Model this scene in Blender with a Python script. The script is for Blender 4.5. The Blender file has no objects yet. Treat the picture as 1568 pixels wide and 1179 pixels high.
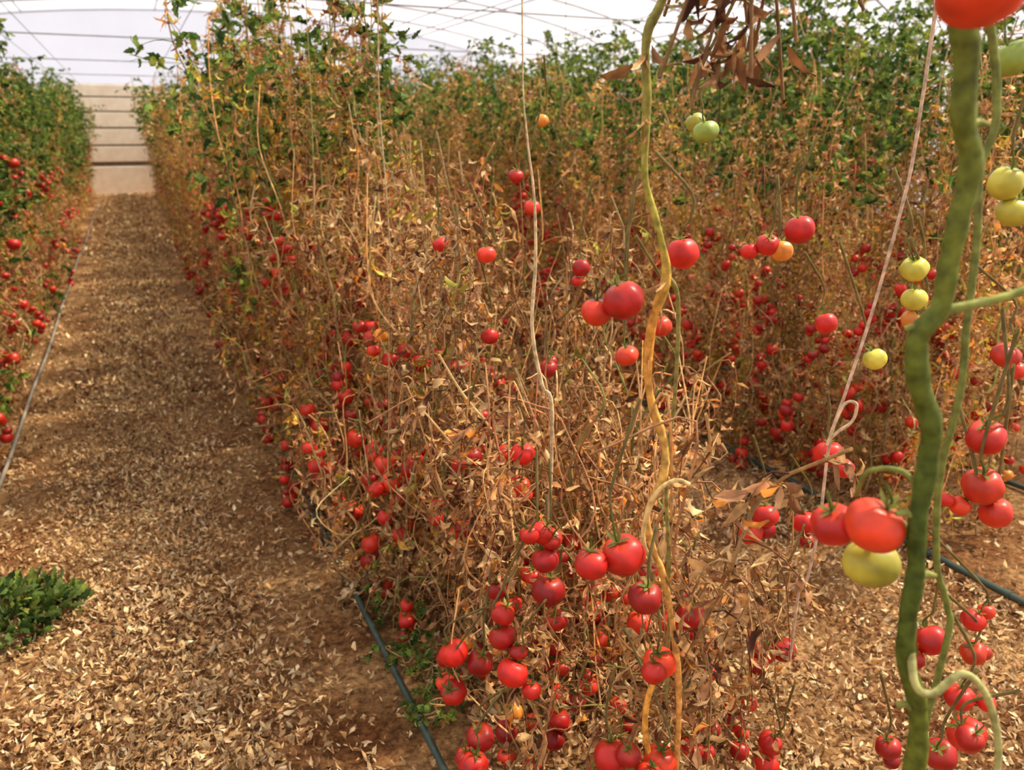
import bpy, math, random
import numpy as np
from mathutils import Vector
rng = np.random.default_rng(11)
random.seed(5)
scene = bpy.context.scene
scene.view_settings.view_transform = 'Standard'
scene.view_settings.look = 'None'
try:
    cy=scene.cycles; cy.max_bounces=5; cy.diffuse_bounces=3; cy.glossy_bounces=2; cy.transmission_bounces=3; cy.transparent_max_bounces=6
except Exception: pass

# ------------------------------------------------------------------ helpers
def link(ob, parent=None):
    scene.collection.objects.link(ob)
    if parent: ob.parent = parent
    return ob
def empty(name):
    return link(bpy.data.objects.new(name, None))

class MB:
    """quad mesh builder with vertex colours and material slots"""
    def __init__(s): s.v=[]; s.f=[]; s.c=[]; s.m=[]; s.n=0
    def add(s, v, f, c, mat=0):
        v=np.asarray(v,float).reshape(-1,3); f=np.asarray(f,int)
        s.v.append(v); s.f.append(f+s.n); s.m.append(np.full(len(f),mat,int))
        c=np.asarray(c,float)
        if c.ndim==1: c=np.tile(c,(len(v),1))
        s.c.append(c.reshape(-1,3)); s.n+=len(v)
    def mesh(s, name, mats):
        v=np.concatenate(s.v); f=np.concatenate(s.f); c=np.clip(np.concatenate(s.c),0,1); m=np.concatenate(s.m)
        me=bpy.data.meshes.new(name)
        me.vertices.add(len(v)); me.vertices.foreach_set('co',v.astype(np.float32).ravel())
        me.loops.add(len(f)*4); me.loops.foreach_set('vertex_index',f.astype(np.int32).ravel())
        me.polygons.add(len(f))
        me.polygons.foreach_set('loop_start',np.arange(0,len(f)*4,4,dtype=np.int32))
        me.polygons.foreach_set('loop_total',np.full(len(f),4,dtype=np.int32))
        me.polygons.foreach_set('use_smooth',np.ones(len(f),dtype=bool))
        me.polygons.foreach_set('material_index',m.astype(np.int32))
        for mt in mats: me.materials.append(mt)
        me.update(calc_edges=True)
        a=me.color_attributes.new('Col','FLOAT_COLOR','POINT')
        cc=np.ones((len(v),4),np.float32); cc[:,:3]=c
        a.data.foreach_set('color',cc.ravel())
        me.validate()
        return me

def norm(a): return a/np.maximum(np.linalg.norm(a,axis=-1,keepdims=True),1e-9)

PROF_SIMPLE=np.array([.15,1.0,.75,.05])
PROF_LITTER=np.array([.25,1.0,.15])
PROF_LOBED=np.array([.12,.85,.6,1.0,.62,.78,.4,.04])

def leaves(mb,pos,d,L,W,curl,fold,twist,col,prof,jit=.12,mat=0,cj=.15,roll=None):
    pos=np.asarray(pos,float); N=len(pos)
    if N==0: return
    d=norm(np.asarray(d,float)); K=len(prof)
    ref=rng.normal(size=(N,3)) if roll is None else roll
    side=norm(np.cross(d,ref)); nrm=np.cross(side,d)
    L=np.broadcast_to(L,(N,)).astype(float); W=np.broadcast_to(W,(N,)).astype(float)
    curl=np.broadcast_to(curl,(N,)); fold=np.broadcast_to(fold,(N,)); twist=np.broadcast_to(twist,(N,))
    V=np.zeros((N,K,3,3)); cpos=pos.copy()
    for i in range(K):
        t=i/(K-1); a=(curl*t)[:,None]
        di=d*np.cos(a)+nrm*np.sin(a); ni=-d*np.sin(a)+nrm*np.cos(a)
        if i: cpos=cpos+di*(L/(K-1))[:,None]
        tw=(twist*t)[:,None]
        si=side*np.cos(tw)+ni*np.sin(tw); n2=np.cross(di,si)
        w=(W*prof[i])[:,None]
        V[:,i,1]=cpos
        V[:,i,0]=cpos-si*w+n2*w*fold[:,None]
        V[:,i,2]=cpos+si*w+n2*w*fold[:,None]
    V+=rng.normal(size=V.shape)*(W*jit)[:,None,None,None]
    base=[]
    for i in range(K-1):
        for j in range(2):
            base.append([i*3+j,i*3+j+1,(i+1)*3+j+1,(i+1)*3+j])
    F=(np.array(base)[None]+(np.arange(N)*K*3)[:,None,None]).reshape(-1,4)
    col=np.asarray(col,float)
    if col.ndim==1: col=np.tile(col,(N,1))
    C=np.repeat(col[:,None,:],K*3,axis=1)*(1+rng.normal(size=(N,K*3,1))*cj)
    mb.add(V.reshape(-1,3),F,C.reshape(-1,3),mat)

def catmull(P,n):
    P=np.array([np.asarray(p,float) for p in P]); Q=np.vstack([2*P[0]-P[1],P,2*P[-1]-P[-2]]); out=[]
    for i in range(len(P)-1):
        p0,p1,p2,p3=Q[i:i+4]
        for k in range(n):
            t=k/n
            out.append(.5*((2*p1)+(-p0+p2)*t+(2*p0-5*p1+4*p2-p3)*t*t+(-p0+3*p1-3*p2+p3)*t**3))
    out.append(P[-1]); return np.array(out)

def tube(mb,P,R,col,sides=5,mat=0,bump=0.0):
    P=np.array([np.asarray(p,float) for p in P]); K=len(P); R=np.asarray(R,float)
    if R.ndim and len(R)!=K: R=np.interp(np.linspace(0,1,K),np.linspace(0,1,len(R)),R)
    R=np.broadcast_to(R,(K,)).astype(float)
    T=norm(np.gradient(P,axis=0)); ref=np.array([.31,.95,.05])
    if abs(T[K//2]@ref)>.9: ref=np.array([.95,-.2,.2])
    A=norm(np.cross(T,ref)); B=np.cross(T,A)
    an=np.arange(sides)*2*math.pi/sides
    r=R[:,None]*(1+bump*rng.normal(size=(K,sides)))
    V=P[:,None]+(A[:,None]*np.cos(an)[None,:,None]+B[:,None]*np.sin(an)[None,:,None])*r[...,None]
    F=[]
    for i in range(K-1):
        for j in range(sides):
            F.append([i*sides+j,i*sides+(j+1)%sides,(i+1)*sides+(j+1)%sides,(i+1)*sides+j])
    col=np.asarray(col,float)
    if col.ndim==2: C=np.repeat(col[:,None],sides,axis=1).reshape(-1,3)
    else: C=col
    mb.add(V.reshape(-1,3),F,C,mat)

RED=[(.44,.011,.007),(.54,.016,.009),(.32,.008,.007),(.60,.034,.011),(.48,.015,.008)]
KC={1:(.70,.24,.03),2:(.50,.44,.05),3:(.26,.34,.05),4:(.64,.045,.012)}
def tomato(mb,c,R,kind=0,tilt=None,seg=14,calyx=True,stemcol=(.20,.22,.05)):
    c=np.asarray(c,float)
    rings=9 if seg<=14 else 16
    ax=norm(np.array([rng.normal()*.3,rng.normal()*.3,1.0]) if tilt is None else np.asarray(tilt,float))
    s=norm(np.cross(ax,[.3,1,.1])); b=np.cross(ax,s)
    ph=np.linspace(0.02,math.pi-.02,rings); th=np.arange(seg)*2*math.pi/seg
    o=rng.uniform(0,6.28); lob=rng.choice([4,5,6])
    sq=rng.uniform(.84,1.0)
    rr=np.sin(ph)[:,None]*(1+.05*np.cos(lob*th+o)[None]*np.sin(ph)[:,None])
    zz=np.cos(ph)[:,None]*sq*np.ones(seg)[None]
    dip=np.exp(-(ph/.42)**2)*.2
    zz=zz-dip[:,None]
    V=c+R*(rr[...,None]*(s[None,None]*np.cos(th)[None,:,None]+b[None,None]*np.sin(th)[None,:,None])+zz[...,None]*ax)
    F=[]
    for i in range(rings-1):
        for j in range(seg):
            F.append([i*seg+j,(i+1)*seg+j,(i+1)*seg+(j+1)%seg,i*seg+(j+1)%seg])
    base=np.array(RED[rng.integers(len(RED))] if kind==0 else KC[kind])
    C=np.tile(base*(1+.12*rng.normal()),(rings*seg,1))
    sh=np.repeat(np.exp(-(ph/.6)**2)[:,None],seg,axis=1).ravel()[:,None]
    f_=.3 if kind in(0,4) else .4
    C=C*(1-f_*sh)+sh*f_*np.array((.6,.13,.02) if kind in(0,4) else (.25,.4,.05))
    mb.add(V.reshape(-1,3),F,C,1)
    top=c+ax*R*(sq-.22)
    if calyx:
        n=5; a=np.arange(n)*2*math.pi/n+rng.uniform(0,1)
        dd=s*np.cos(a)[:,None]+b*np.sin(a)[:,None]+ax*.5
        leaves(mb,np.repeat(top[None],n,0)+ax*R*.05,dd,R*rng.uniform(.6,.85,n),R*.12,-rng.uniform(-.6,1.2,n),.2,.3,np.array(stemcol)*rng.uniform(.7,1.5),PROF_SIMPLE,jit=.05,roll=np.repeat(-ax[None],n,0))
        up=top+ax*R*.7+rng.normal(size=3)*R*.3+np.array([0,0,R*.4])
        tube(mb,catmull([top-ax*R*.05,top+ax*R*.4,up],3),R*.06,stemcol,5)
        return up
    return top

# ------------------------------------------------------------------ materials
def newmat(name):
    m=bpy.data.materials.new(name); m.use_nodes=True
    nt=m.node_tree; nt.nodes.clear(); return m,nt,nt.nodes,nt.links
def vc_mat(name,rough=.7,trans=.3,vary=.25,spec=.3,coat=0,bump=0,bscale=60,inst=True):
    m,nt,N,L=newmat(name)
    out=N.new('ShaderNodeOutputMaterial'); at=N.new('ShaderNodeAttribute'); at.attribute_name='Col'
    tc=N.new('ShaderNodeTexCoord'); nz=N.new('ShaderNodeTexNoise'); nz.inputs['Scale'].default_value=bscale; nz.inputs['Detail'].default_value=2
    L.new(tc.outputs['Object'],nz.inputs['Vector'])
    oi=N.new('ShaderNodeObjectInfo')
    mr=N.new('ShaderNodeMapRange'); mr.inputs['To Min'].default_value=1-vary; mr.inputs['To Max'].default_value=1+vary
    L.new(nz.outputs['Fac'],mr.inputs['Value']); mr.inputs['From Min'].default_value=.3; mr.inputs['From Max'].default_value=.7
    mu=N.new('ShaderNodeVectorMath'); mu.operation='SCALE'
    L.new(at.outputs['Color'],mu.inputs[0]); L.new(mr.outputs[0],mu.inputs['Scale'])
    colout=mu.outputs[0]
    if inst:
        mr2=N.new('ShaderNodeMapRange'); mr2.inputs['To Min'].default_value=.75; mr2.inputs['To Max'].default_value=1.3
        L.new(oi.outputs['Random'],mr2.inputs['Value'])
        m2=N.new('ShaderNodeVectorMath'); m2.operation='SCALE'; L.new(colout,m2.inputs[0]); L.new(mr2.outputs[0],m2.inputs['Scale']); colout=m2.outputs[0]
    p=N.new('ShaderNodeBsdfPrincipled'); L.new(colout,p.inputs['Base Color'])
    p.inputs['Roughness'].default_value=rough; p.inputs['Specular IOR Level'].default_value=spec
    p.inputs['Coat Weight'].default_value=coat; p.inputs['Coat Roughness'].default_value=.2
    if bump:
        bn=N.new('ShaderNodeBump'); bn.inputs['Strength'].default_value=bump; bn.inputs['Distance'].default_value=.003
        L.new(nz.outputs['Fac'],bn.inputs['Height']); L.new(bn.outputs[0],p.inputs['Normal'])
    if trans>0:
        tr=N.new('ShaderNodeBsdfTranslucent'); L.new(colout,tr.inputs['Color'])
        mx=N.new('ShaderNodeMixShader'); mx.inputs[0].default_value=trans
        L.new(p.outputs[0],mx.inputs[1]); L.new(tr.outputs[0],mx.inputs[2]); L.new(mx.outputs[0],out.inputs[0])
    else: L.new(p.outputs[0],out.inputs[0])
    return m
M_LEAF=vc_mat('dried_foliage',rough=.7,trans=.38,vary=.3,bscale=45,spec=.2)
M_TOM=vc_mat('tomato_skin',rough=.42,trans=0,vary=.3,spec=.4,coat=.05,bscale=30,inst=False)
M_STEM=vc_mat('fleshy_stem',rough=.6,trans=0,vary=.4,bscale=70,bump=.6,spec=.2,inst=False)
M_LIT=vc_mat('leaf_litter',rough=.8,trans=.1,vary=.25,bscale=30,spec=.15,inst=False)
PLANT_MATS=[M_LEAF,M_TOM]

def flatmat(name,col,rough=.6,noise=None,scale=8,metal=0,bump=0):
    m,nt,N,L=newmat(name); out=N.new('ShaderNodeOutputMaterial'); p=N.new('ShaderNodeBsdfPrincipled')
    p.inputs['Roughness'].default_value=rough; p.inputs['Metallic'].default_value=metal
    nz=N.new('ShaderNodeTexNoise'); nz.inputs['Scale'].default_value=scale; nz.inputs['Detail'].default_value=6
    tc=N.new('ShaderNodeTexCoord'); L.new(tc.outputs['Object'],nz.inputs['Vector'])
    cr=N.new('ShaderNodeValToRGB'); cr.color_ramp.elements[0].position=.35; cr.color_ramp.elements[1].position=.65
    c2=noise or tuple(x*.7 for x in col)
    cr.color_ramp.elements[0].color=(*c2,1); cr.color_ramp.elements[1].color=(*col,1)
    L.new(nz.outputs['Fac'],cr.inputs[0]); L.new(cr.outputs[0],p.inputs['Base Color'])
    L.new(p.outputs[0],out.inputs[0]); return m

def filmmat(name,tint,transp):
    m,nt,N,L=newmat(name); out=N.new('ShaderNodeOutputMaterial')
    a=N.new('ShaderNodeBsdfTransparent'); a.inputs[0].default_value=(1,.98,.95,1)
    b=N.new('ShaderNodeBsdfTranslucent'); d=N.new('ShaderNodeBsdfDiffuse')
    nz=N.new('ShaderNodeTexNoise'); nz.inputs['Scale'].default_value=1.3; nz.inputs['Detail'].default_value=4
    tc=N.new('ShaderNodeTexCoord'); L.new(tc.outputs['Object'],nz.inputs['Vector'])
    cr=N.new('ShaderNodeValToRGB'); cr.color_ramp.elements[0].color=(*[x*.7 for x in tint],1); cr.color_ramp.elements[1].color=(*tint,1)
    L.new(nz.outputs['Fac'],cr.inputs[0]); L.new(cr.outputs[0],b.inputs[0]); L.new(cr.outputs[0],d.inputs[0])
    m1=N.new('ShaderNodeMixShader'); m1.inputs[0].default_value=.4; L.new(b.outputs[0],m1.inputs[1]); L.new(d.outputs[0],m1.inputs[2])
    m2=N.new('ShaderNodeMixShader'); m2.inputs[0].default_value=transp; L.new(m1.outputs[0],m2.inputs[1]); L.new(a.outputs[0],m2.inputs[2])
    L.new(m2.outputs[0],out.inputs[0]); return m
M_FILM=filmmat('greenhouse_film',(.74,.72,.75),.56)

# ------------------------------------------------------------------ plants
TAN=np.array([(.52,.29,.11),(.70,.45,.19),(.28,.115,.043),(.58,.31,.15),(.38,.175,.06),(.68,.28,.055),(.80,.56,.28),(.12,.05,.025)])
TANP=np.array([.19,.17,.15,.17,.12,.06,.08,.06])
GRN=np.array([(.07,.13,.022),(.13,.20,.03),(.035,.075,.016),(.26,.30,.045),(.15,.22,.05)])
YEL=np.array([(.54,.42,.07),(.60,.34,.06),(.38,.36,.07),(.64,.28,.05)])
def pick(A,n,p=None): return A[rng.choice(len(A),n,p=p)]*(1+rng.normal(size=(n,1))*.2)

def plant(name,h,zlow,zdense,green=(9,9),yellow=0,toms=3,dens=1.0,spread=.26,lean=.15,tz=(.2,.9),topfrac=.25,stems=2,sidesh=5,big=1.0,gp=.75):
    mb=MB()
    for st in range(stems):
        bx=rng.normal(size=2)*.05; top=bx+rng.normal(size=2)*lean
        hh=h*rng.uniform(.82,1.03)
        n=11; t=np.linspace(0,1,n)
        P=np.stack([bx[0]+(top[0]-bx[0])*t+rng.normal(size=n)*.026, bx[1]+(top[1]-bx[1])*t+rng.normal(size=n)*.026, t*hh-.02],1)
        S=catmull(P,3); tt=np.linspace(0,1,len(S))
        sc=np.array([(.48,.36,.15),(.55,.35,.15),(.32,.33,.10),(.64,.50,.25)])[rng.integers(4)]
        tube(mb,S,.0058-.003*tt,sc*(1+rng.normal()*.15),5)
        for k in range(sidesh):
            z0=rng.uniform(.05,hh*.7); ln=rng.uniform(.3,.7)*min(1,hh); i=int(z0/hh*(len(S)-1)); p0=S[i]; a=rng.uniform(0,6.28)
            o=np.array([math.cos(a),math.sin(a),0])*rng.uniform(.05,.16)
            Q=[p0,p0+o*.7+[0,0,ln*.25],p0+o+rng.normal(size=3)*.035+[0,0,ln*.6],p0+o*1.1+rng.normal(size=3)*.05+[0,0,min(ln,hh-z0)]]
            tube(mb,catmull(Q,4),[.003,.0018],pick(TAN[[0,1,3,6]],1)[0],4)
        z=zlow; az=rng.uniform(0,6.28)
        while z<hh*.99:
            loc=1.0 if z<zdense else topfrac
            z+=rng.uniform(.035,.075)/max(dens*loc,.05)
            if z>=hh: break
            i=min(int(z/hh*(len(S)-1)),len(S)-1); p0=S[i]
            az+=2.4+rng.normal()*.4
            isg=z>green[0]+rng.normal()*.22 and z<green[1] and rng.random()<gp
            isy=(not isg) and rng.random()<yellow
            out=np.array([math.cos(az),math.sin(az),0]); ell=rng.uniform(.4,1.1)*spread
            tq=np.linspace(0,1,6)[:,None]
            drop=rng.uniform(.7,1.6) if not isg else rng.uniform(.1,.7)
            side=np.array([-out[1],out[0],0])*rng.normal()*.3
            C=p0+out*ell*(tq-.35*tq**2*drop)+side*ell*tq**2+np.array([0,0,1])*ell*(.35*tq-drop*tq**2)
            C[:,2]=np.maximum(C[:,2],.01)
            cc=pick(GRN,1)[0] if isg else (pick(YEL,1)[0]*.9 if isy else pick(TAN,1,TANP)[0])
            tube(mb,C,np.linspace(.0022,.0009,6),cc,3)
            nl=rng.integers(6,11)
            ti=rng.uniform(.2,1,nl); pos=np.stack([np.interp(ti,tq[:,0],C[:,k]) for k in range(3)],1)
            if isg:
                d=out*.7+norm(rng.normal(size=(nl,3)))*.8+np.array([0,0,-.25])
                leaves(mb,pos,d,rng.uniform(.03,.07,nl)*big,rng.uniform(.009,.019,nl)*big,rng.uniform(-1.8,1.8,nl),.4,rng.uniform(-.5,.5,nl),pick(GRN,nl),PROF_LOBED,jit=.08)
            else:
                d=norm(rng.normal(size=(nl,3)))*.9+np.array([0,0,-.65])+out*.2
                col=pick(YEL,nl) if isy else pick(TAN,nl,TANP)
                leaves(mb,pos,d,rng.uniform(.02,.06,nl)*big,rng.uniform(.003,.010,nl)*big,rng.uniform(-3.6,3.6,nl),rng.uniform(-.9,.9,nl),rng.uniform(-2.5,2.5,nl),col,PROF_SIMPLE,jit=.2)
    for k in range(toms):
        zt=rng.uniform(*tz); az=rng.uniform(0,6.28); r=rng.uniform(.07,.19)
        c0=np.array([r*math.cos(az),r*math.sin(az),zt])
        n=rng.integers(3,7); tr=[c0+[-c0[0]*.8,-c0[1]*.8,.12],c0+[0,0,.1]]
        for j in range(n):
            q=c0+np.array([rng.normal()*.026,rng.normal()*.026,-.03*j]); q[2]=max(q[2],.03)
            tomato(mb,q,rng.uniform(.02,.031),0 if rng.random()<.9 else (1 if rng.random()<.4 else 4),seg=10)
        tr.append(c0+[0,0,-.025*n]); tube(mb,catmull(tr,4),.0025,(.3,.3,.08),4)
    return mb.mesh(name,PLANT_MATS)

V={}
V['low']=[plant('dry_plant_low',1.12,.06,1.0,toms=3,dens=2.0,spread=.2,tz=(.15,.65)) for _ in range(6)]
V['edge']=[plant('dry_plant_edge',.75,.04,1.0,toms=3,dens=2.0,spread=.17,tz=(.1,.6),yellow=.1) for _ in range(4)]
V['mid']=[plant('dry_plant_mid',1.55,.06,1.3,yellow=.12,toms=3,dens=2.1,spread=.2,tz=(.2,1.0),topfrac=.5) for _ in range(5)]
V['tall']=[plant('dry_plant_tall',2.15,.05,1.9,yellow=.32,green=(1.65,9),gp=.35,toms=5,dens=2.0,spread=.21,tz=(.2,1.2),topfrac=.8) for _ in range(6)]
V['mix']=[plant('mixed_plant_tall',2.2,.05,2.3,yellow=.42,green=(1.3,9),gp=.58,toms=4,dens=1.8,spread=.23,tz=(.25,1.2)) for _ in range(5)]
V['green']=[plant('leafy_plant_tall',2.35,.05,2.4,yellow=.35,green=(.95,9),gp=.84,toms=3,dens=1.9,spread=.28,tz=(.3,1.3),big=1.15) for _ in range(4)]
V['lowgreen']=[plant('regrown_shoot',.4,.05,.5,green=(-1,9),toms=0,dens=1.2,spread=.18,stems=3,sidesh=0) for _ in range(2)]

def place(parent,kind,x,y,sc=1.0):
    me=V[kind][random.randrange(len(V[kind]))]
    ob=bpy.data.objects.new('plant',me); link(ob,parent)
    ob.location=(x,y,0); ob.rotation_euler=(random.gauss(0,.04),random.gauss(0,.04),random.uniform(0,6.28))
    s=sc*random.uniform(.9,1.08); ob.scale=(s,s,s)

# near centre row
rowA=empty('tomato_plant_row')
y=1.36
while y<21.5:
    for x in ((.66,.88,1.10) if y<6 else (.68,1.03)):
        yy=y+random.gauss(0,.05); xx=x+random.gauss(0,.04)
        if yy<2.2 and x==.66: xx+=.07
        if yy<1.55 and x==1.10: continue
        if yy<1.9: k='low'
        elif yy<2.7: k=random.choice(['low','mid'])
        elif yy<3.4: k='mid'
        elif yy<6: k=random.choice(['tall','tall','mix'])
        else: k=random.choice(['tall','tall','mix'])
        place(rowA,k,xx,yy)
    y+=.25 if y<6 else .3
y=2.45
while y<12: # low growth leaning over the hose
    place(rowA,'edge',.57+random.gauss(0,.02),y); y+=.32
for (x,yy,s) in [(.98,1.2,.85),(.84,1.18,.75),(1.15,1.5,.85),(1.24,1.72,1),(1.27,1.95,1.05),(1.25,2.2,1.1),(1.28,2.5,1.1),(1.26,2.9,1.1)]: place(rowA,'low',x,yy,s)
place(rowA,'lowgreen',.55,1.68,.5); place(rowA,'lowgreen',.56,1.9,.55); place(rowA,'lowgreen',.57,2.15,.45)
# next rows to the right
rowB=empty('tomato_plant_row')
y=1.9
while y<21.5:
    for x in ((2.62,2.85,3.1) if y<7 else (2.68,3.03)):
        k=random.choice(['tall','tall','mid']) if y<4.5 else random.choice(['tall','tall','mix'])
        place(rowB,k,x+random.gauss(0,.04),y+random.gauss(0,.05),.86 if y<5 else .95)
    y+=.27
y=2.15
while y<8: place(rowB,'edge',2.50+random.gauss(0,.03),y); y+=.3
for base in (4.6,6.5,8.4):
    r=empty('tomato_plant_row'); y=2.2+(base-4.6)*.6
    while y<21.5:
        for x in (base,base+.4):
            place(r,random.choice(['green','green','green','mix']),x+random.gauss(0,.04),y+random.gauss(0,.06),1.1)
        y+=.42
rowL=empty('tomato_plant_row')
y=3.0
while y<21.5:
    for x in (-.98,-1.3):
        place(rowL,random.choice(['green','green','mix']) ,x+random.gauss(0,.03),y+random.gauss(0,.05),.97)
    y+=.3
y=4.2
while y<12: place(rowL,random.choice(['edge','edge','lowgreen']),-.84+random.gauss(0,.02),y); y+=.5
r=empty('tomato_plant_row'); y=6
while y<21.5:
    for x in (-2.9,-3.3): place(r,'green',x,y)
    y+=.5

# green weed at path edge
mb=MB(); n=560
a=rng.uniform(0,6.28,n); rr=.17*np.sqrt(rng.uniform(0,1,n))*(1+.15*np.sin(3*a+1))
pos=np.stack([rr*np.cos(a),rr*np.sin(a),rng.uniform(.01,.11,n)*(1-rr*3)],1)
d=np.stack([np.cos(a),np.sin(a),rng.uniform(.1,1.4,n)],1)
leaves(mb,pos,d,rng.uniform(.025,.05,n),rng.uniform(.007,.014,n),rng.uniform(-1.5,.5,n),.3,.3,pick(GRN[[0,1,2,4,3]],n),PROF_LOBED,jit=.06)
for k in range(14):
    a1=rng.uniform(0,6.28); e=np.array([math.cos(a1),math.sin(a1),0])*rng.uniform(.08,.17)
    tube(mb,catmull([[0,0,0],e*.5+[0,0,.06],e+[0,0,.06]],3),.0025,(.15,.22,.05),4)
weed=link(bpy.data.objects.new('green_weed',mb.mesh('green_weed',PLANT_MATS))); weed.location=(-.54,2.66,.0); weed.scale=(1.1,1.15,1.1)

# ------------------------------------------------------------------ ground
nx,ny=130,200
xs=np.linspace(-7,12,nx); ys=np.linspace(-5,24,ny)
X,Y=np.meshgrid(xs,ys); Z=np.zeros_like(X)
for k in range(26):
    kx,ky,ph=rng.uniform(-9,9),rng.uniform(-9,9),rng.uniform(0,6.28); Z+=.0022*np.sin(kx*X+ky*Y+ph)
mb=MB(); idx=np.arange(nx*ny).reshape(ny,nx)
F=np.stack([idx[:-1,:-1],idx[:-1,1:],idx[1:,1:],idx[1:,:-1]],-1).reshape(-1,4)
mb.add(np.stack([X,Y,Z-.008],-1).reshape(-1,3),F,(.3,.2,.1))
m,nt,N,L=newmat('soil'); out=N.new('ShaderNodeOutputMaterial'); p=N.new('ShaderNodeBsdfPrincipled'); p.inputs['Roughness'].default_value=.95; p.inputs['Specular IOR Level'].default_value=.1
tc=N.new('ShaderNodeTexCoord')
n1=N.new('ShaderNodeTexNoise'); n1.inputs['Scale'].default_value=2.2; n1.inputs['Detail'].default_value=5
n2=N.new('ShaderNodeTexNoise'); n2.inputs['Scale'].default_value=48; n2.inputs['Detail'].default_value=8; n2.inputs['Roughness'].default_value=.7
L.new(tc.outputs['Object'],n1.inputs['Vector']); L.new(tc.outputs['Object'],n2.inputs['Vector'])
c1=N.new('ShaderNodeValToRGB'); c1.color_ramp.elements[0].position=.38; c1.color_ramp.elements[1].position=.62
c1.color_ramp.elements[0].color=(.22,.095,.036,1); c1.color_ramp.elements[1].color=(.50,.30,.135,1); L.new(n1.outputs['Fac'],c1.inputs[0])
c2=N.new('ShaderNodeValToRGB'); c2.color_ramp.elements[0].position=.4; c2.color_ramp.elements[1].position=.66
c2.color_ramp.elements[0].color=(.4,.35,.3,1); c2.color_ramp.elements[1].color=(1.4,1.35,1.25,1); L.new(n2.outputs['Fac'],c2.inputs[0])
mm=N.new('ShaderNodeMix'); mm.data_type='RGBA'; mm.blend_type='MULTIPLY'; mm.inputs[0].default_value=1
L.new(c1.outputs[0],mm.inputs[6]); L.new(c2.outputs[0],mm.inputs[7]); L.new(mm.outputs[2],p.inputs['Base Color'])
bn=N.new('ShaderNodeBump'); bn.inputs['Strength'].default_value=.8; bn.inputs['Distance'].default_value=.02; L.new(n2.outputs['Fac'],bn.inputs['Height']); L.new(bn.outputs[0],p.inputs['Normal'])
L.new(p.outputs[0],out.inputs[0])
link(bpy.data.objects.new('ground',mb.mesh('ground',[m])))

# litter
LIT=np.array([(.56,.37,.175),(.66,.47,.245),(.42,.235,.095),(.76,.59,.35),(.24,.11,.048),(.50,.30,.135)])
LP=np.array([.25,.18,.19,.08,.13,.17])
def litter(mb,n,x0,x1,y0,y1,size=(.010,.034),gauss=False,zz=.012,p=1.3):
    if gauss: x=np.clip(rng.normal((x0+x1)/2,(x1-x0)/4.2,n),x0-.05,x1+.05)
    else: x=rng.uniform(x0,x1,n)
    y=y0+(y1-y0)*rng.uniform(0,1,n)**p
    pos=np.stack([x,y,rng.uniform(0,zz*1.6,n)],1)
    a=rng.uniform(0,6.28,n); d=np.stack([np.cos(a),np.sin(a),rng.normal(size=n)*.3],1)
    roll=np.stack([rng.normal(size=n)*.6,rng.normal(size=n)*.6,np.ones(n)],1)
    S=rng.uniform(*size,n)
    leaves(mb,pos,d,S,S*rng.uniform(.1,.28,n),rng.uniform(-1.8,1.8,n),rng.uniform(-.6,.6,n),rng.uniform(-1,1,n),pick(LIT,n,LP),PROF_LITTER,jit=.22,roll=roll)
mb=MB()
litter(mb,30000,-.58,.30,.9,5,gauss=True); litter(mb,4500,-.68,.5,.9,5)
litter(mb,16000,-.55,.4,5,12,(.022,.05),True); litter(mb,9000,-.6,.45,11,22,(.04,.08),True)
litter(mb,22000,1.25,2.5,.4,4); litter(mb,4000,1.2,2.6,4,16,(.03,.07))
litter(mb,9000,.6,1.35,.8,5,(.015,.045),zz=.02); litter(mb,3000,.5,1.3,5,16,(.03,.08))
litter(mb,5000,2.5,4.4,.4,5); litter(mb,3500,-1.5,-.6,1.5,8,(.02,.05))
litter(mb,1500,.46,.58,2.3,6,(.02,.05),zz=.03)
link(bpy.data.objects.new('dry_leaf_litter',mb.mesh('dry_leaf_litter',[M_LIT])))

# hoses
def hose(name,x,r,y0=-.5,y1=21.5,z=.02,wob=.004,mat=None):
    n=24; yy=np.linspace(y0,y1,n); P=np.stack([x+rng.normal(size=n)*wob,yy,z+np.abs(rng.normal(size=n))*.004],1)
    mb=MB(); S=catmull(P,8); tube(mb,S,r,(.1,.1,.1),10)
    for q in np.arange(y0+.1,y1,.3): # emitters
        xx=np.interp(q,S[:,1],S[:,0]); zq=np.interp(q,S[:,1],S[:,2]); tube(mb,[[xx,q,zq],[xx,q+.025,zq]],r*1.2,(.1,.1,.1),8)
    link(bpy.data.objects.new(name,mb.mesh(name,[mat])))
MH=flatmat('hose_plastic_dark',(.045,.075,.055),.4,(.03,.05,.04),12)
MG=flatmat('hose_plastic_grey',(.30,.26,.19),.5,(.2,.17,.13),12)
hose('drip_irrigation_hose',.505,.010,mat=MH,z=.024)
hose('drip_irrigation_hose',-.69,.009,mat=MG)
hose('drip_irrigation_hose',2.48,.013,mat=MH)
hose('drip_irrigation_hose',3.35,.012,mat=MH)

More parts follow.
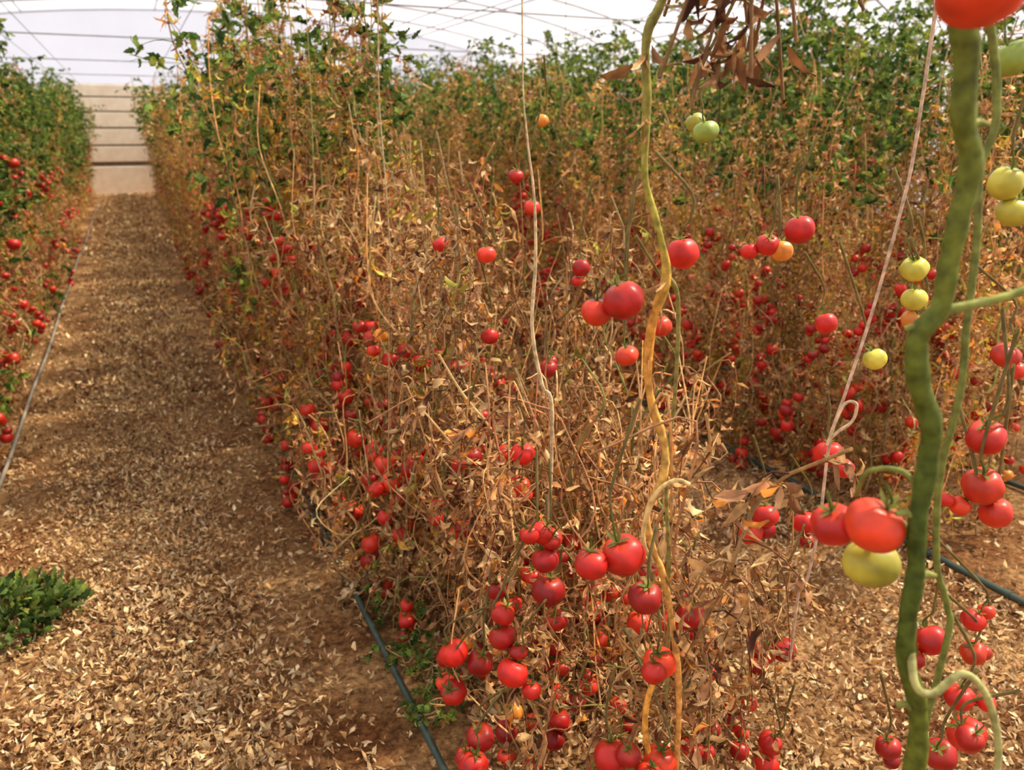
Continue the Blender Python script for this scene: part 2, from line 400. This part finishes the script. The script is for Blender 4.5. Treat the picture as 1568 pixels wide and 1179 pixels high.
# ------------------------------------------------------------------ foreground plant
def mm_(l): return np.array(l,float)/1000
main=mm_([(640,500,2250),(620,505,1800),(625,504,1631),(634,499,1602),(648,493,1562),(654,491,1511),(666,485,1473),(664,486,1428),(662,487,1388),(660,487,1346),(646,494,1315),(654,491,1270),(669,483,1230),(673,482,1182),(672,482,1125),(678,479,1073),(679,479,1011),(686,476,955),(703,467,904),(712,463,817),(715,470,600),(700,480,300),(690,490,-10)])
fg=empty('tomato_plant')
mb=MB()
S=catmull(main,6); K=len(S); zz=S[:,2]
R=.84*np.interp(zz,[0,.8,.95,1.1,1.3,1.36,1.5,1.65,2.25],[.012,.0135,.0115,.0105,.0125,.0105,.0120,.0136,.009])
R=R*(1+.06*np.sin(np.arange(K)*.9))
blend=.5+.5*np.sin(zz*9+1.1)
colr=np.array([.06,.09,.012])[None]*(1-blend[:,None])+np.array([.13,.15,.018])[None]*blend[:,None]
tube(mb,S,R,colr,14,0,bump=.04)
def stemtube(P,r0,r1,c,n=5,sides=9,b=.03):
    Q=catmull(mm_(P),n); tube(mb,Q,np.linspace(r0,r1,len(Q)),c,sides,0,bump=b)
GS=(.17,.19,.04)
stemtube([(660,488,1335),(668,484,1342),(693,472,1349),(727,456,1361),(761,441,1388),(800,425,1400)],.0055,.003,(.25,.27,.06))
stemtube([(684,476,985),(679,457,945),(697,448,936),(722,437,960),(750,424,929),(770,415,870),(775,412,817),(780,415,700)],.0044,.0036,(.38,.36,.13))
stemtube([(640,520,1720),(700,560,1680),(782,574,1597),(802,565,1513),(795,568,1462),(804,564,1388),(809,562,1296),(814,559,1221),(809,562,1117),(822,556,1005),(843,546,942),(849,543,876),(840,560,500),(820,580,0)],.0042,.004,GS)
for (p,dx) in [((672,482,1130),-.02),((655,491,1500),.02),((680,479,1060),.018),((700,468,900),-.018),((652,492,1320),-.018)]:
    p=mm_(p); tube(mb,[p,p+[dx*.6,dx*-.3,.006],p+[dx,dx*-.5,.004]],[.0045,.004,.0025],(.26,.27,.06),8)
stemtube([(676,480,1150),(662,500,1175),(650,530,1165),(655,545,1130)],.0032,.0024,GS)
stemtube([(676,480,1100),(685,510,1110),(690,540,1085)],.003,.0025,GS)
stemtube([(628,503,1640),(595,460,1650),(565,430,1622)],.004,.003,GS)
link(bpy.data.objects.new('stems',mb.mesh('stems',[M_STEM])),fg)
mb=MB()
tomato(mb,(.562,.423,1.597),.032,4,seg=28); tomato(mb,(.590,.440,1.603),.025,4,seg=28)
tomato(mb,(.644,.558,1.093),.025,0,seg=28,tilt=(-.4,0,1)); tomato(mb,(.650,.513,1.112),.030,4,seg=28,tilt=(.3,-.3,1))
tomato(mb,(.686,.538,1.046),.031,2,seg=28,tilt=(.2,.3,1))
fruit=link(bpy.data.objects.new('tomatoes',mb.mesh('tomatoes',PLANT_MATS)),fg)

# yellowing vine
v2=empty('tomato_vine'); mb=MB()
vine=mm_([(720,985,2450),(712,990,2000),(702,997,1719),(692,1002,1670),(674,1010,1621),(678,1008,1544),(681,1007,1436),(699,999,1371),(717,990,1293),(702,997,1222),(698,999,1149),(707,995,1084),(729,985,1016),(730,984,959),(709,994,888),(721,988,826),(739,980,776),(760,970,672),(778,962,535),(783,960,361),(780,970,150),(775,980,-10)])
S=catmull(vine,5); z=S[:,2]
cv=np.stack([np.interp(z,[0,.6,1.0,1.2,1.35,1.7],[.64,.72,.62,.72,.36,.22]),np.interp(z,[0,.6,1,1.2,1.35,1.7],[.34,.34,.38,.31,.31,.21]),np.interp(z,[0,1,1.2,1.7],[.08,.09,.05,.05])],1)
tube(mb,S,.8*np.interp(z,[0,.8,1.1,1.25,1.4,1.6,2.4],[.0065,.0075,.0085,.010,.0065,.0085,.003])*(1+.12*np.sin(np.arange(len(S))*.8)),cv,9,0,bump=.05)
stemtube([(757,949,954),(737,959,961),(712,971,942),(697,978,898),(694,979,850),(720,985,800)],.0036,.004,(.70,.50,.20))
stemtube([(775,965,620),(744,978,577),(728,985,521),(727,986,449),(739,980,361),(750,990,200)],.005,.006,(.76,.36,.06))
stemtube([(717,990,1293),(745,995,1250),(755,1000,1100),(748,1000,950),(762,990,750),(770,985,500)],.0035,.003,(.25,.22,.06))
n=34; ii=rng.integers(20,len(S)-20,n)
leaves(mb,S[ii],rng.normal(size=(n,3))*.35+[0,0,-1],rng.uniform(.03,.06,n),rng.uniform(.002,.005,n),rng.uniform(-2.5,2.5,n),.6,rng.uniform(-2,2,n),pick(TAN[[0,2,3,4]],n),PROF_SIMPLE,jit=.15)
link(bpy.data.objects.new('stems',mb.mesh('stems',[M_STEM])),v2)

# twines and pale stems
def strand(name,P,r,c):
    mb=MB(); Q=catmull(mm_(P),5); tube(mb,Q,r,c,6,0,bump=.08)
    link(bpy.data.objects.new(name,mb.mesh(name,[M_STEM])))
strand('support_twine',[(1122,912,2480),(1119,914,1594),(1119,914,1500),(1114,916,1401),(1090,927,1210),(1067,938,1073),(1052,945,976),(1053,945,823),(1044,949,702),(1040,960,690),(1060,980,500)],.003,(.60,.42,.29))
strand('support_twine',[(1036,935,980),(1040,929,1020),(1053,923,1058),(1070,915,1056),(1067,916,1026),(1049,925,1008),(1040,935,990)],.003,(.65,.48,.28))
strand('dry_vine_stem',[(730,1540,2480),(734,1534,1671),(742,1530,1500),(757,1523,1370),(761,1521,1235),(755,1524,1092),(776,1514,957),(797,1504,891),(800,1520,500),(790,1530,0)],[.0012,.002,.004,.0045,.004],(.58,.44,.25))
for i in range(6):
    x=random.choice([.7,1.0,1.06,2.66])+random.gauss(0,.05); yv=random.uniform(1.7,5)
    P=[(x*1000+random.gauss(0,14),yv*1000+random.gauss(0,14),z) for z in (2500,2000,1600,1200,800,300)]
    strand('support_twine',P,random.choice([.0014,.002]),random.choice([(.45,.34,.2),(.36,.3,.13),(.28,.30,.11)]))

# hanging dried leaf bunch
mb=MB(); n=230
top=np.array([.725,.88,1.88])
pos=top+np.stack([rng.normal(size=n)*.035,rng.normal(size=n)*.03,rng.uniform(-.31,.0,n)],1)
d=np.stack([rng.normal(size=n)*.45,rng.normal(size=n)*.45,-np.ones(n)],1)
leaves(mb,pos,d,rng.uniform(.025,.07,n),rng.uniform(.003,.008,n),rng.uniform(-2.6,2.6,n),rng.uniform(-.9,.9,n),rng.uniform(-2,2,n),pick(TAN[[0,2,4,7,3]],n)*.65,PROF_SIMPLE,jit=.18)
for k in range(16):
    e=np.array([rng.normal()*.06,rng.normal()*.06,-rng.uniform(.15,.36)])
    tube(mb,catmull([top+[0,0,.02],top+e*.5+rng.normal(size=3)*.01,top+e],4),.0025,(.25,.14,.06),4)
tube(mb,[top+[0,0,-.1],top+[0,0,.62]],.002,(.5,.4,.25),4)
link(bpy.data.objects.new('dried_leaf_bunch',mb.mesh('dried_leaf_bunch',PLANT_MATS)))

# individually placed fruit (world mm: x,y,z,radius,ripeness)
TOM="""967,654,1439,21,2 981,647,1404,20,2 949,662,1580,23,3 1144,902,1284,22,2 1151,899,1234,20,2 1151,899,1199,16,1 1100,703,1067,28,0 1108,699,988,29,0
1133,687,944,24,0 1082,711,955,16,4 1125,746,681,27,0 1338,812,618,22,0 1350,807,545,24,4 1137,1126,398,28,0 1176,1108,406,28,0 1053,614,618,28,0 1136,686,605,24,0 1124,691,489,27,0
1231,862,322,25,0 1094,1036,243,26,0 1089,1038,191,29,0 620,925,871,34,0 654,909,795,27,0 743,978,598,29,4 656,1239,618,33,0 648,1242,689,28,0 642,1246,748,23,0 719,1320,482,25,0
569,1224,462,33,0 572,1278,511,29,0 572,1278,565,26,0 514,1415,398,32,0 567,1391,372,30,0 512,1416,294,30,0 527,1299,257,31,0 495,1259,231,31,0 671,1012,390,32,0 754,973,382,31,4
560,2300,215,34,0 565,2346,130,36,0 570,2226,80,36,0 600,2031,90,36,0 600,2597,469,36,0 600,2224,516,36,0 600,2160,485,34,4 620,2412,490,34,0 560,3200,75,36,0
737,1532,791,28,0 730,1535,708,27,0 668,1675,740,28,0 600,5418,457,42,0 620,4626,619,42,0 600,6595,320,42,0 700,3864,944,40,0 700,4010,988,38,0 700,3011,723,36,0 700,2690,838,34,0 800,3259,980,34,4
744,1749,1219,24,0 714,1984,1215,22,0 789,1839,994,24,0 632,974,1263,30,0 768,1022,1317,25,0 723,1097,1137,20,4 832,1157,1164,20,4 1005,1022,1342,25,0 994,1082,1310,20,0 1017,1071,1299,20,1
1135,1017,916,27,0 1231,1303,589,30,0 1259,1290,632,30,0 1344,1250,615,28,0 928,1774,906,24,0 1338,1253,1099,24,0 1275,1062,1074,22,2 1406,891,1109,26,0 883,1134,1498,22,3 898,1182,1513,17,2
1133,2230,1528,20,1 975,1973,1301,24,0 978,2082,1378,22,0 999,1741,1171,23,0 -760,6200,782,45,0 -760,6948,1275,45,0 -760,6085,400,45,0 -750,5226,245,42,0 560,4400,120,40,0 600,4269,237,42,0"""
mb=MB()
for tok in TOM.split():
    x,y_,z_,r_,k=[int(q) for q in tok.split(',')]
    c=np.array([x,y_,z_])/1000; R=min(r_/1000,.042)
    dist=math.hypot(c[0],c[1])
    up=tomato(mb,c,R,k,seg=24 if dist<1.8 else 14)
    if k in(0,4) and rng.random()<.55 and z_>150:
        o=norm(rng.normal(size=3)*[1,1,.6])*R*1.6; tomato(mb,c+o,R*rng.uniform(.6,.85),0,seg=14)
    xc=min([.68,1.05,2.68,-.98],key=lambda q:abs(q-c[0]))
    e=np.array([c[0]+(xc-c[0])*.35,up[1]+rng.normal()*.03,up[2]+rng.uniform(.08,.2)])
    tube(mb,catmull([up,up+[0,0,.04],e],4),np.linspace(.002,.003,9),(.28,.22,.08),5)
link(bpy.data.objects.new('tomato_clusters',mb.mesh('tomato_clusters',PLANT_MATS)))

# ------------------------------------------------------------------ greenhouse shell
Xa,Xb,Y0,Y1=-6.0,11.0,-4.0,22.5; EZ=2.3; AP=4.3
def arch(n=28):
    t=np.linspace(0,math.pi,n); xm=(Xa+Xb)/2; w=(Xb-Xa)/2
    return np.stack([xm-w*np.cos(t),EZ+(AP-EZ)*np.sin(t)**.8],1)
A=arch(); A[0,1]=EZ; A[-1,1]=EZ
ny=20; yy=np.linspace(Y0,Y1,ny); mb=MB()
Vv=np.array([[ [a[0],q,a[1]] for a in A] for q in yy]); idx=np.arange(ny*len(A)).reshape(ny,len(A))
F=np.stack([idx[:-1,:-1],idx[:-1,1:],idx[1:,1:],idx[1:,:-1]],-1).reshape(-1,4); mb.add(Vv.reshape(-1,3),F,(1,1,1))
link(bpy.data.objects.new('ceiling',mb.mesh('ceiling',[M_FILM])))
for nm,x in (('wall_left',Xa),('wall_right',Xb)):
    mb=MB(); mb.add([[x,Y0,0],[x,Y1,0],[x,Y1,EZ],[x,Y0,EZ]],[[0,1,2,3]],(1,1,1)); link(bpy.data.objects.new(nm,mb.mesh(nm,[M_FILM])))
for nm,q in (('wall_back',Y1),('wall_front',Y0)):
    mb=MB()
    for i in range(len(A)-1):
        mb.add([[A[i][0],q,0],[A[i+1][0],q,0],[A[i+1][0],q,A[i+1][1]],[A[i][0],q,A[i][1]]],[[0,1,2,3]],(1,1,1))
    link(bpy.data.objects.new(nm,mb.mesh(nm,[M_FILM])))
# frame
MF=flatmat('galvanised_steel',(.34,.32,.34),.5,(.24,.23,.24),5,metal=.3)
mb=MB()
for i_,q in enumerate(np.arange(Y0,Y1+.1,1.9)):
    P=np.array([[Xa,q,0]]+[[a[0],q,a[1]-.03] for a in A]+[[Xb,q,0]]); tube(mb,P,.018,(.3,.3,.3),8)
    if i_%2==0: tube(mb,[[Xa,q,2.55],[Xb,q,2.55]],.008,(.3,.3,.3),6)
for i in (5,9,12,16,19,23): tube(mb,[[A[i][0],Y0,A[i][1]-.05],[A[i][0],Y1,A[i][1]-.05]],.014,(.3,.3,.3),6)
for x in (-3.1,-1.1,-.8,.68,1.03,2.68,3.03,4.6,5.0,6.5,6.9,8.4,8.8): tube(mb,[[x,Y0,2.52],[x,Y1,2.52]],.004,(.3,.3,.3),5)
link(bpy.data.objects.new('greenhouse_frame',mb.mesh('greenhouse_frame',[MF])))
# slatted end door
door=empty('slatted_end_door'); MW=flatmat('sun_bleached_timber',(.92,.80,.60),.7,(.82,.68,.5),6); MD=flatmat('shadowed_gap_board',(.30,.23,.17),.8)
def box(name,c,s,mat,parent):
    bpy.ops.mesh.primitive_cube_add(size=1,location=c); o=bpy.context.object; o.name=name; o.dimensions=s; bpy.ops.object.transform_apply(location=False,rotation=False,scale=True)
    b=o.modifiers.new('b','BEVEL'); b.width=.01; o.data.materials.append(mat); o.parent=parent; return o
box('backing',(-.1,22.4,1.25),(2.2,.04,2.5),MD,door)
for i,(z,h_) in enumerate([(.33,.66),(.95,.36),(1.35,.36),(1.74,.34),(2.09,.3),(2.4,.26)]):
    box('slat_%d'%(i+1),(-.1,22.34,z),(2.2,.06,h_),MW,door)
for i,x in enumerate((-1.2,1.0)): box('post_%d'%(i+1),(x,22.3,1.3),(.1,.1,2.6),MW,door)

# ------------------------------------------------------------------ light, world, camera
sd=bpy.data.lights.new('sun','SUN'); sd.energy=11; sd.angle=math.radians(3); sd.color=(1,.92,.77)
so=link(bpy.data.objects.new('sun',sd)); so.rotation_euler=Vector((-.85,.08,-1.15)).to_track_quat('-Z','Y').to_euler()
w=bpy.data.worlds.new('World'); scene.world=w; w.use_nodes=True
bg=w.node_tree.nodes['Background']; bg.inputs[0].default_value=(.93,.92,1,1); bg.inputs[1].default_value=1.25

cam=bpy.data.cameras.new('camera'); cam.lens=28.01; cam.sensor_width=36; cam.clip_start=.02; cam.clip_end=200
co=link(bpy.data.objects.new('camera',cam)); co.location=(0,0,1.5)
co.rotation_euler=(math.radians(90-17.73),0,math.radians(-24.88))
cam.dof.use_dof=True; cam.dof.focus_distance=1.5; cam.dof.aperture_fstop=4.5
scene.camera=co
